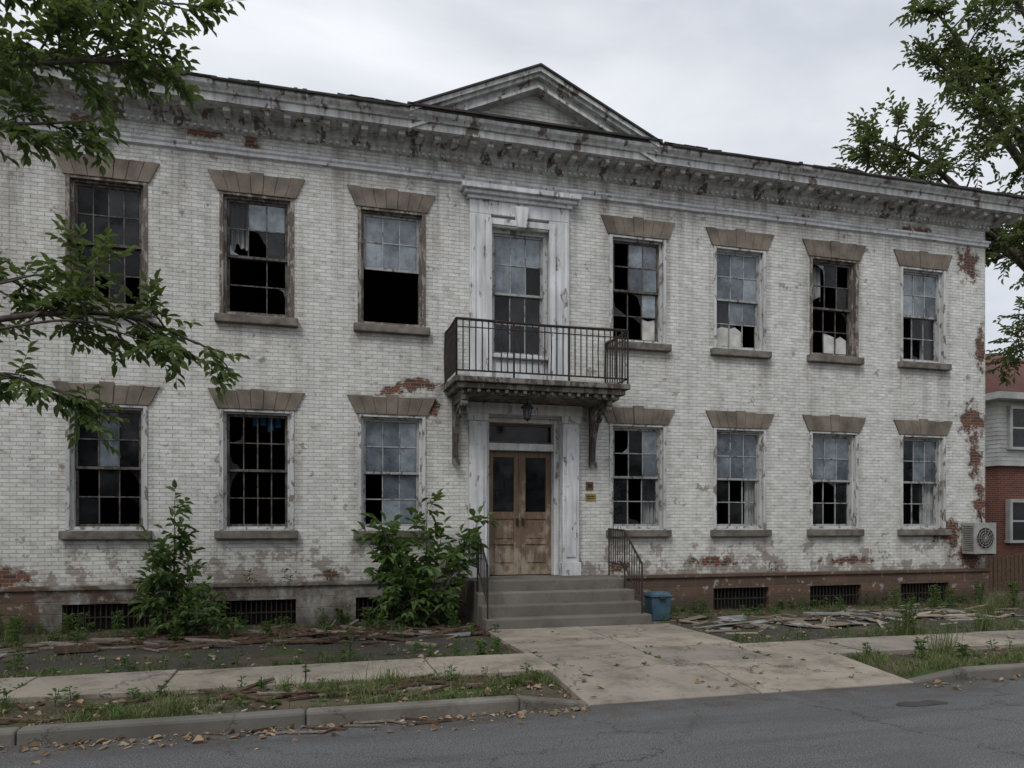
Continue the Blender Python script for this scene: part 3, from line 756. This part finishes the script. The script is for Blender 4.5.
while cnt<52000:
    x=R.uniform(-8,19)
    y=R.uniform(7.5,8.7) if R.random()<.60 else R.uniform(9.85,13.9)
    if onpave(x,y): continue
    d=mn.noise(Vector((x*1.1,y*1.6,9)))+.4*mn.noise(Vector((x*4,y*4,2)))
    if y<8.8: d+=.08
    if y>9.9:
        edge=max(0,1-(y-9.9)/.35)*.6+max(0,1-(13.9-y)/.8)*.5
        d+=edge-.30
        if x>8: d+=.15
    if d<R.uniform(-.05,.25): 
        cnt+=.25; continue
    h=R.uniform(.025,.095)*(1+max(0,d))
    if R.random()<.03:h*=2.2
    blade(x,y,h,R.uniform(.003,.006),h*R.uniform(.2,.9)); cnt+=1
for (tx,ty,th,n) in ((9.2,9.95,.45,160),(9.5,10.05,.35,90),(-1.85,10.1,.25,60),(.3,10.0,.35,50),(11.6,10.1,.3,80),(-.2,8.5,.22,60),(8.1,8.3,.2,90),(1.4,12.,.3,60),(13.,11.8,.4,150),(14.2,12.6,.5,180),(10.3,12.9,.3,100),(-4.4,13.2,.4,140),(-5.2,12.6,.4,140),(8.6,8.5,.55,110),(12.,8.3,.25,120),(7.9,7.8,.2,100),(10.9,9.95,.5,120),(-1.2,7.8,.22,70),(.9,8.4,.25,80),(-3.5,8.2,.2,80)):
    for k in range(n):
        blade(tx+R.gauss(0,.09),ty+R.gauss(0,.08),th*R.uniform(.4,1.1),.004,th*R.uniform(.1,.5))
G.done('grass',['grassm'],fix=False)

def catmull(P,n):
    P=[Vector(p) for p in P]; Q=[P[0]*2-P[1]]+P+[P[-1]*2-P[-2]]; out=[]
    for i in range(1,len(Q)-2):
        for k in range(n):
            t=k/n; a,b,c,d=Q[i-1],Q[i],Q[i+1],Q[i+2]
            out.append(.5*((2*b)+(c-a)*t+(2*a-5*b+4*c-d)*t*t+(3*b-a-3*c+d)*t**3))
    out.append(P[-1]); return out
def twig(WB,LB,p,d,L,r,nl,ls,droop=.15):
    pts=[p.copy()]; q=p.copy(); d=d.normalized()
    for k in range(4):
        d=(d+rv(.22)+Vector((0,0,-droop*.3))).normalized(); q=q+d*(L/4); pts.append(q.copy())
    WB.tube(pts,r,r*.35,sides=4)
    for k in range(nl):
        t=(k+1)/nl*.95+.05; f=t*4; i=min(3,int(f)); pos=pts[i].lerp(pts[i+1],f-i)
        dd=(pts[i+1]-pts[i]).normalized()
        side=dd.cross(Vector((0,0,1)))
        if side.length<.1: side=rv(1)
        side.normalize()
        s=1 if k%2 else -1
        ld=(dd*R.uniform(.3,.9)+side*s*R.uniform(.5,1.)+rv(.35)+Vector((0,0,-droop))).normalized()
        if k==nl-1: ld=(dd+rv(.2)).normalized()
        LB.leaf(pos,ld,(Vector((0,0,1))+rv(.55)).normalized(),ls*R.uniform(.65,1.2),ls*R.uniform(.38,.52))
def limb(WB,LB,P,r0,r1,nsec,Lsec,ntw,Ltw,nl,ls,t0=.35,rs=.012,up=.25,droop=.15):
    C=catmull(P,6); WB.tube([c+rv(r1*.4) for c in C],r0,r1,sides=8)
    n=len(C)
    for s in range(nsec):
        t=t0+(1-t0)*(s+R.random())/nsec; i=min(n-2,int(t*(n-1))); p=C[i]; d=(C[i+1]-C[i]).normalized()
        dd=(d*R.uniform(.3,1.)+rv(.9)+Vector((0,0,up))).normalized(); L=Lsec*R.uniform(.5,1.15)*(1.15-.5*t)
        pts=[p.copy()]; q=p.copy()
        for k in range(5):
            dd=(dd+rv(.25)+Vector((0,0,-.05))).normalized(); q=q+dd*(L/5); pts.append(q.copy())
        WB.tube(pts,rs,rs*.4,sides=5)
        for w in range(ntw):
            f=R.uniform(.25,1)*5; a=min(4,int(f)); pos=pts[a].lerp(pts[a+1],f-a)
            twig(WB,LB,pos,(pts[a+1]-pts[a]).normalized()*.8+rv(.7),Ltw*R.uniform(.6,1.2),rs*.35,nl,ls,droop)
    twig(WB,LB,C[-1],C[-1]-C[-2],Ltw,rs*.4,nl,ls,droop)
# --- near street tree
T=empty('street_tree'); WB=MB(); LB=MB()
WB.tube(catmull([(-6.3,8.3,0),(-6.25,8.3,1.5),(-6.1,8.3,3),(-6.0,8.2,4.6),(-6.1,8.3,6.5),(-6.,8.4,8.5)],5),.26,.07,sides=12)
a=dict(nsec=12,Lsec=.75,ntw=8,Ltw=.3,nl=8,ls=.115)
limb(WB,LB,[(-6.1,8.25,2.6),(-4.6,7.9,3.2),(-3.2,7.6,3.55),(-2.2,7.45,3.75),(-1.5,7.4,3.75),(-.95,7.4,3.55)],.05,.010,t0=.45,**a)
limb(WB,LB,[(-3.9,7.7,3.3),(-3.1,7.4,3.3),(-2.4,7.3,3.15),(-1.9,7.3,3.0)],.025,.008,7,.45,6,.28,8,.115,t0=.4)
limb(WB,LB,[(-3.6,7.7,3.45),(-2.9,7.6,3.9),(-2.3,7.5,4.1)],.02,.008,6,.4,6,.25,8,.11,t0=.4)
limb(WB,LB,[(-2.6,7.5,3.6),(-1.9,7.2,3.65),(-1.4,7.1,3.5)],.015,.006,6,.4,5,.25,8,.11,t0=.2)
limb(WB,LB,[(-6.1,8.3,4.2),(-4.8,8.,5.2),(-3.6,7.8,5.7),(-2.6,7.6,5.95),(-1.8,7.55,6.1),(-1.35,7.6,6.2)],.06,.010,17,.7,8,.3,8,.115,t0=.4)
limb(WB,LB,[(-4.2,7.9,5.3),(-3.2,7.6,5.35),(-2.5,7.5,5.4),(-1.95,7.5,5.5)],.025,.01,9,.5,7,.28,8,.115,t0=.3)
limb(WB,LB,[(-6,8.3,5.4),(-4.6,8.,6.5),(-3.2,7.8,6.9),(-2.2,7.7,6.9),(-1.15,7.7,6.8)],.06,.010,19,.7,9,.3,8,.115,t0=.35)
limb(WB,LB,[(-4.6,8.,5.6),(-3.4,8.2,6.1),(-2.6,8.3,6.4),(-1.9,8.3,6.6)],.03,.010,11,.7,8,.3,8,.115,t0=.3)
for P in ([(-6,8.3,6.5),(-5.,7.2,7.5),(-3.8,6.4,8.)],[(-6,8.3,5.5),(-7.2,7.5,6.6),(-8.4,7.,7.2)],[(-6,8.3,7),(-6.4,9.3,8.2),(-6.8,10.2,8.9)],[(-6,8.3,8),(-5.4,8.4,9.),(-4.6,8.6,9.6)],[(-6,8.3,4.5),(-7.5,8.8,5.6),(-8.8,9,6.)],[(-6,8.4,6.2),(-4.8,9.2,7.4),(-3.9,9.8,7.9)]):
    limb(WB,LB,P,.06,.012,10,.9,6,.35,7,.12,t0=.3)
WB.done('trunk_and_branches',['bark'],T,smooth=True,fix=False); LB.done('leaves',['leafL'],T,fix=False)
# --- big tree behind the right corner
T=empty('large_tree'); WB=MB(); LB=MB()
WB.tube(catmull([(24.6,17.6,0),(24.5,17.5,3),(24.4,17.5,6.5),(24.2,17.6,10),(24.,17.6,14),(23.8,17.6,18)],5),.5,.1,sides=12)
big=dict(nsec=14,Lsec=1.8,ntw=10,Ltw=.7,nl=10,ls=.20,rs=.03)
for P,t0 in (([(24.4,17.5,6.5),(21.5,17.7,9.3),(19.,18.,10.8),(17.,18,11.6),(15.1,18,12.)],.4),
    ([(21.,17.8,9.8),(19.2,18.,11.5),(17.6,18,12.5),(15.9,18,12.9)],.35),
    ([(24.3,17.5,8.),(22.,17.9,12.),(20.4,18,14.5),(18.8,18,16.2),(17.9,18,17.)],.35),
    ([(22.,17.9,12.),(20.2,18,13.8),(19.,18,15.),(17.6,18,15.6)],.3),
    ([(24.3,17.5,8.),(22.2,17.2,10.6),(21.,17,12.3),(20.,17,13.2),(19.,17,13.6)],.35),
    ([(24.3,17.5,11.),(22.7,18.,15.),(21.4,18,17.3),(20.2,18,18.6)],.3),
    ([(24.4,17.5,6.),(22.6,16.9,8.4),(21.,16.5,9.4),(19.6,16.3,9.4)],.4),
    ([(24.4,17.5,5.5),(22.4,16.8,7.),(21.,16.5,7.4),(19.8,16.3,7.)],.4),
    ([(21.5,17.7,9.3),(20,17.5,10.),(19.,17.3,10.4),(18.1,17.,10.6)],.3)):
    limb(WB,LB,P,.14,.03,t0=t0,**big)
for P in ([(24.2,17.6,9),(26,16,12),(27.5,15,14)],[(24.2,17.6,10),(26.5,18.5,13),(28,19,15)],[(24,17.6,13),(24.5,18,17),(25,18,19.5)],[(24.2,17.6,8),(24.8,15.5,11),(25,14.,12.5)],[(24.2,17.6,8),(24.,20,11),(23.5,21.5,13)]):
    limb(WB,LB,P,.16,.03,t0=.3,nsec=11,Lsec=2.2,ntw=7,Ltw=.8,nl=9,ls=.22,rs=.03)
WB.done('trunk_and_branches',['bark'],T,smooth=True,fix=False); LB.done('leaves',['leafR'],T,fix=False)
# --- shrubs
def shrub(name,c,h,spread,stems,nl,ls,top=1.,sec=8,ntw=3):
    T=empty(name); WB=MB(); LB=MB(); c=Vector(c)
    for s in range(stems):
        a=R.uniform(0,6.283) if s else 1.; rr=spread*(R.uniform(.2,1.) if s else .1); hh=h*(R.uniform(.5,.95) if s else 1.)*(1-.35*rr/spread*top)
        e=c+Vector((math.cos(a)*rr,math.sin(a)*rr*.7,hh)); m=c.lerp(e,.5)+Vector((math.cos(a)*.1*rr,0,h*.08))
        limb(WB,LB,[c+rv(.05),m,e],.014,.005,sec,.34,ntw,.22,nl,ls,t0=.12,rs=.006,up=.25,droop=.3)
    WB.done('stems',['bark'],T,fix=False); LB.done('leaves',['leafS'],T,fix=False)
shrub('sapling',(-2.05,13.0,.05),2.25,.42,7,4,.18,.7,7)
shrub('shrub',(-1.75,12.8,.05),.8,.6,7,5,.14,.5,7,2)
shrub('shrub',(2.0,13.05,.05),2.2,1.1,12,4,.22,.3,7)
shrub('shrub',(1.75,12.8,.05),.9,.65,7,5,.15,.5,7,2)
# low weeds
WE=MB()
def weed(x,y,h,n,ls):
    z=hgt(x,y)
    for k in range(n):
        a=R.uniform(0,6.283); hh=h*R.uniform(.05,1); r=(.35*h+.05)*R.uniform(.1,1)*(1.1-hh/h*.6)
        p=Vector((x+math.cos(a)*r*.4,y+math.sin(a)*r*.4,z+hh)); d=Vector((math.cos(a),math.sin(a),R.uniform(-.2,.7))).normalized()
        WE.leaf(p,d,(Vector((0,0,1))+rv(.4)).normalized(),ls*R.uniform(.6,1.2),ls*.4)
    for k in range(max(2,n//14)):
        WE.tube([(x,y,z),(x+R.uniform(-.2,.2)*h,y+R.uniform(-.2,.2)*h,z+h)],.004,sides=4)
for (x,y,h,n) in ((-3.0,8.45,.3,60),(-3.3,10.1,.3,40),(-1.9,12.5,.3,70),(-1.2,12.4,.35,70),(-.6,12.6,.25,60),(-2.9,13.2,.4,70),(1.0,12.9,.4,60),(1.2,12.5,.3,60),(2.4,12.4,.35,80),(2.6,12.,.2,50),(-3.2,12.2,.3,40),(-4.1,12.5,.45,90),(-4.6,13.2,.5,120),(-3.6,13.2,.4,90),(-1.65,7.58,.14,26),(1.6,8.4,.2,30),(.55,9.96,.45,50),(1.6,10.,.2,30),(2.3,9.98,.22,60),(2.6,10.3,.2,50),(7.5,13.2,.3,60),(6.9,13.5,.25,50),(8.1,8.4,.25,60),(8.5,8.1,.22,60),(9.35,9.95,.6,110),(7.4,8.6,.2,50),(10.6,13.1,.3,70),(12.1,13.2,.45,90),(12.8,12.9,.5,100),(13.4,13.1,.4,90),(14.1,13.,.55,120),(14.8,12.8,.55,140),(15.4,12.9,.55,150),(16.2,13.3,.6,150),(16.9,13.5,.6,150),(11.5,8.3,.25,60),(10.9,10.,.3,50),(12.9,10.1,.35,60),(15.,10.4,.4,70),(17.5,14.3,.6,160),(18.4,14.6,.6,160),(-6,12.8,.6,100),(-5.,13.,.4,70),(-2.4,12.3,.25,80),(.3,12.2,.2,50),(3.0,11.9,.2,40)):
    weed(x,y,h,n,.085 if h>.2 else .06)
for k in range(420):
    x=R.uniform(-7,17); y=R.choice([R.uniform(7.55,8.65),R.uniform(9.9,10.6),R.uniform(12.6,13.85)])
    if onpave(x,y): continue
    weed(x,y,R.uniform(.05,.18),R.randint(8,22),R.uniform(.04,.08))
for k in range(75):
    x=R.uniform(-7,15)
    if 2.6<x<6.2: continue
    weed(x,13.82,R.uniform(.1,.35),R.randint(12,34),.075)
for k in range(80):
    x=-45+1.5*round((R.uniform(-7,17)+45)/1.5); y=R.uniform(8.72,9.84)
    if R.random()<.5: x=R.uniform(-6,16); y=R.choice([8.69,9.86])
    z=.12
    for q in range(R.randint(4,14)):
        a=R.uniform(0,6.28); WE.leaf(Vector((x+R.uniform(-.01,.01),y+R.uniform(-.05,.05),z)),Vector((math.cos(a),math.sin(a),R.uniform(.3,1))).normalized(),(Vector((0,0,1))+rv(.4)).normalized(),R.uniform(.03,.07),.02)
for (x,z) in ((-.95,.87),(.4,.87),(-.3,.87),(9.6,.87)):
    for k in range(26):
        p=Vector((x+R.gauss(0,.06),13.93,z+R.uniform(0,.22))); WE.leaf(p,Vector((R.uniform(-1,1),-.5,R.uniform(0,1))).normalized(),Vector((0,0,1))+rv(.4),.06,.028)
WE.done('weeds',['leafS'],fix=False)
# unseen tree mass added behind the viewpoint to dim reflections and ambient light
LB=MB()
for k in range(9000):
    x=R.uniform(-55,70); hmax=7.5+3*mn.noise(Vector((x*.12,0,0)))+1.5*mn.noise(Vector((x*.5,4,0)))
    z=R.uniform(0,hmax); y=-19+R.uniform(-3,3)
    LB.leaf(Vector((x,y,z)),rv().normalized(),rv().normalized(),R.uniform(.7,1.5),R.uniform(.5,.9))
LB.done('light_blocker_trees',['leafB'],fix=False)
# ================================================================ LITTER
LV=MB()
def flat(x,y,z,s,m,asp=.5,curl=.2):
    a=R.uniform(0,6.283); d=Vector((math.cos(a),math.sin(a),R.uniform(-.2,.35))).normalized()
    LV.leaf(Vector((x,y,z+.006)),d,(Vector((0,0,1))+rv(curl)).normalized(),s,s*asp,m)
def clump(x,y): return mn.noise(Vector((x*.9,y*.9,21)))+.5*mn.noise(Vector((x*3,y*3,2)))
n=0
while n<3000:
    x=R.uniform(-7,18); y=R.choice([7.3-abs(R.gauss(0,.10)),7.3-abs(R.gauss(0,.22)),R.uniform(7.5,8.7),R.uniform(9.8,13.8),R.uniform(7.5,8.2)])
    if clump(x,y)<R.uniform(-.35,.35): continue
    if y<7.5: z=0.
    elif onpave(x,y):
        if R.random()<.75 or y>12: continue
        z=slabz(x,y)+.01
    else: z=hgt(x,y)
    if 2.8<x<7 and y<7.5: continue
    s=.02+.10*R.random()**2.2
    flat(x,y,z,s,0,R.uniform(.3,.8),.6); n+=1
LV.done('fallen_leaves',['straw'],fix=False)
D=MB()
def stick(x,y,L,w,h,m,ang=None,tilt=.06,z=None,warp=.25):
    a=R.uniform(0,3.14) if ang is None else ang
    Mx=Matrix.Rotation(a,3,'Z')@Matrix.Rotation(R.uniform(-tilt,tilt),3,'Y')@Matrix.Rotation(R.uniform(-.15,.15),3,'X')
    D.obox((x,y,(hgt(x,y) if z is None else z)+h/2+.012),(L,w,h),Mx,m,warp)
for k in range(230):
    x=R.uniform(-2.6,2.9); y=R.gauss(12.6,.35)
    stick(x,y,R.uniform(.12,.8),R.uniform(.02,.08),R.uniform(.01,.03),R.choice([0,0,0,1]),R.gauss(0,.8),.25)
for k in range(34): stick(R.uniform(-2.4,2.8),R.gauss(12.4,.4),R.uniform(.6,1.6),R.uniform(.08,.18),.028,R.choice([0,0,1]),R.gauss(0,.5),.14)
for k in range(60): stick(R.uniform(-7,-2),R.gauss(12.2,.6),R.uniform(.2,1.1),R.uniform(.03,.13),.02,R.choice([0,1]),R.gauss(0,.5))
for k in range(60): stick(R.uniform(-.8,2.3),R.gauss(8.3,.18),R.uniform(.15,1.1),R.uniform(.015,.06),.02,R.choice([0,0,0,1]),R.gauss(.05,.35),.1)
for k in range(25): stick(R.uniform(-6,-.8),R.uniform(7.6,8.6),R.uniform(.15,.6),R.uniform(.015,.06),.02,R.choice([0,0,1]),None,.1)
for k in range(130): stick(R.uniform(6.4,14.),R.gauss(12.2,.6),R.uniform(.12,.9),R.uniform(.03,.12),.02,R.choice([0,1,3,0]),R.gauss(0,.8),.2)
for k in range(46):
    x=R.uniform(6.9,13.2); y=R.uniform(11.1,13.1)
    stick(x,y,R.uniform(.3,1.2),R.uniform(.2,.55),.012,R.choice([2,1,0,1,2]),R.gauss(0,.7),.14,warp=.5)
stick(10.6,12.5,2.6,.28,.03,2,-.12,.04); stick(9.,12.2,1.7,.35,.02,1,.2,.04); stick(12.5,11.9,2.2,.2,.02,3,.05,.03)
stick(2.15,12.25,.7,.28,.02,2,.1,.1); stick(2.35,11.9,.45,.2,.02,2,-.3,.1); stick(-4.3,11.6,.8,.25,.02,2,.2); stick(-4.9,11.9,.7,.2,.02,3,.3); stick(-3.1,11.8,.6,.2,.1,0,.2)
for k in range(14): stick(R.uniform(-4.5,1.4),R.gauss(7.18,.06),R.uniform(.12,.5),R.uniform(.02,.05),.012,R.choice([0,1]),R.gauss(0,.5),.03,.0)
for k in range(700):
    x=R.uniform(-6,15); y=R.choice([R.uniform(7.55,8.65),R.gauss(12.4,.6),R.uniform(9.9,11.5)])
    if onpave(x,y): continue
    s=R.uniform(.012,.06); stick(x,y,s*R.uniform(1,2.2),s,s*.3,R.choice([3,3,0,4]),None,.4,warp=.6)
for k in range(170):
    x=R.uniform(-4.5,2.) ; y=7.26-abs(R.gauss(0,.16)); s=.008+.05*R.random()**2
    if clump(x,y+5)<0: continue
    stick(x,y,s*R.uniform(1.2,3),s,s*.2,R.choice([3,3,1]),None,.2,-.008,warp=.8)
D.done('wood_and_plaster_debris',['plank','plank2','sheet','chip','found'])
# ================================================================ LIGHT, SKY, CAMERA
w=bpy.data.worlds.new('World'); scene.world=w; w.use_nodes=True; nt=w.node_tree; nt.nodes.clear()
def wn(t,**k):
    n=nt.nodes.new(t)
    for a,b in k.items(): setattr(n,a,b)
    return n
out=wn('ShaderNodeOutputWorld'); bg=wn('ShaderNodeBackground'); bg.inputs[1].default_value=.108
sky=wn('ShaderNodeTexSky',sky_type='NISHITA'); sky.sun_disc=False
sdir=Vector((-.45,-.55,.85)).normalized()
sky.sun_elevation=math.asin(sdir.z); sky.sun_rotation=math.atan2(sdir.x,sdir.y)
tc=wn('ShaderNodeTexCoord'); mp=wn('ShaderNodeMapping'); mp.inputs['Scale'].default_value=(1.,1.,2.6)
nz=wn('ShaderNodeTexNoise'); nz.inputs['Scale'].default_value=2.1; nz.inputs['Detail'].default_value=7; nz.inputs['Roughness'].default_value=.5; nz.inputs['Distortion'].default_value=.35
rp=wn('ShaderNodeValToRGB'); rp.color_ramp.elements[0].position=.34; rp.color_ramp.elements[1].position=.66
rp.color_ramp.elements[0].color=(6.0,6.35,7.0,1); rp.color_ramp.elements[1].color=(9.0,9.2,9.6,1)
mx=wn('ShaderNodeMixRGB'); mx.inputs[0].default_value=.95
L=nt.links.new
L(tc.outputs['Generated'],mp.inputs[0]); L(mp.outputs[0],nz.inputs[0]); L(nz.outputs[0],rp.inputs[0]); L(sky.outputs[0],mx.inputs[1]); L(rp.outputs[0],mx.inputs[2]); L(mx.outputs[0],bg.inputs[0]); L(bg.outputs[0],out.inputs[0])
sl_=bpy.data.lights.new('sun','SUN'); sl_.energy=1.5; sl_.angle=math.radians(18); sl_.color=(1,.975,.94)
so=bpy.data.objects.new('sun',sl_); scene.collection.objects.link(so); so.rotation_mode='QUATERNION'; so.rotation_quaternion=sdir.to_track_quat('Z','Y')
cam=bpy.data.cameras.new('camera'); co=bpy.data.objects.new('camera',cam); scene.collection.objects.link(co)
cam.sensor_width=36; cam.lens=26.37; cam.shift_y=140/1024; cam.clip_end=2000; cam.clip_start=.05
co.location=(0,0,1.9); co.rotation_euler=(math.radians(90),0,math.radians(-15.37)); scene.camera=co
scene.view_settings.view_transform='Standard'; scene.view_settings.look='None'; scene.view_settings.exposure=0
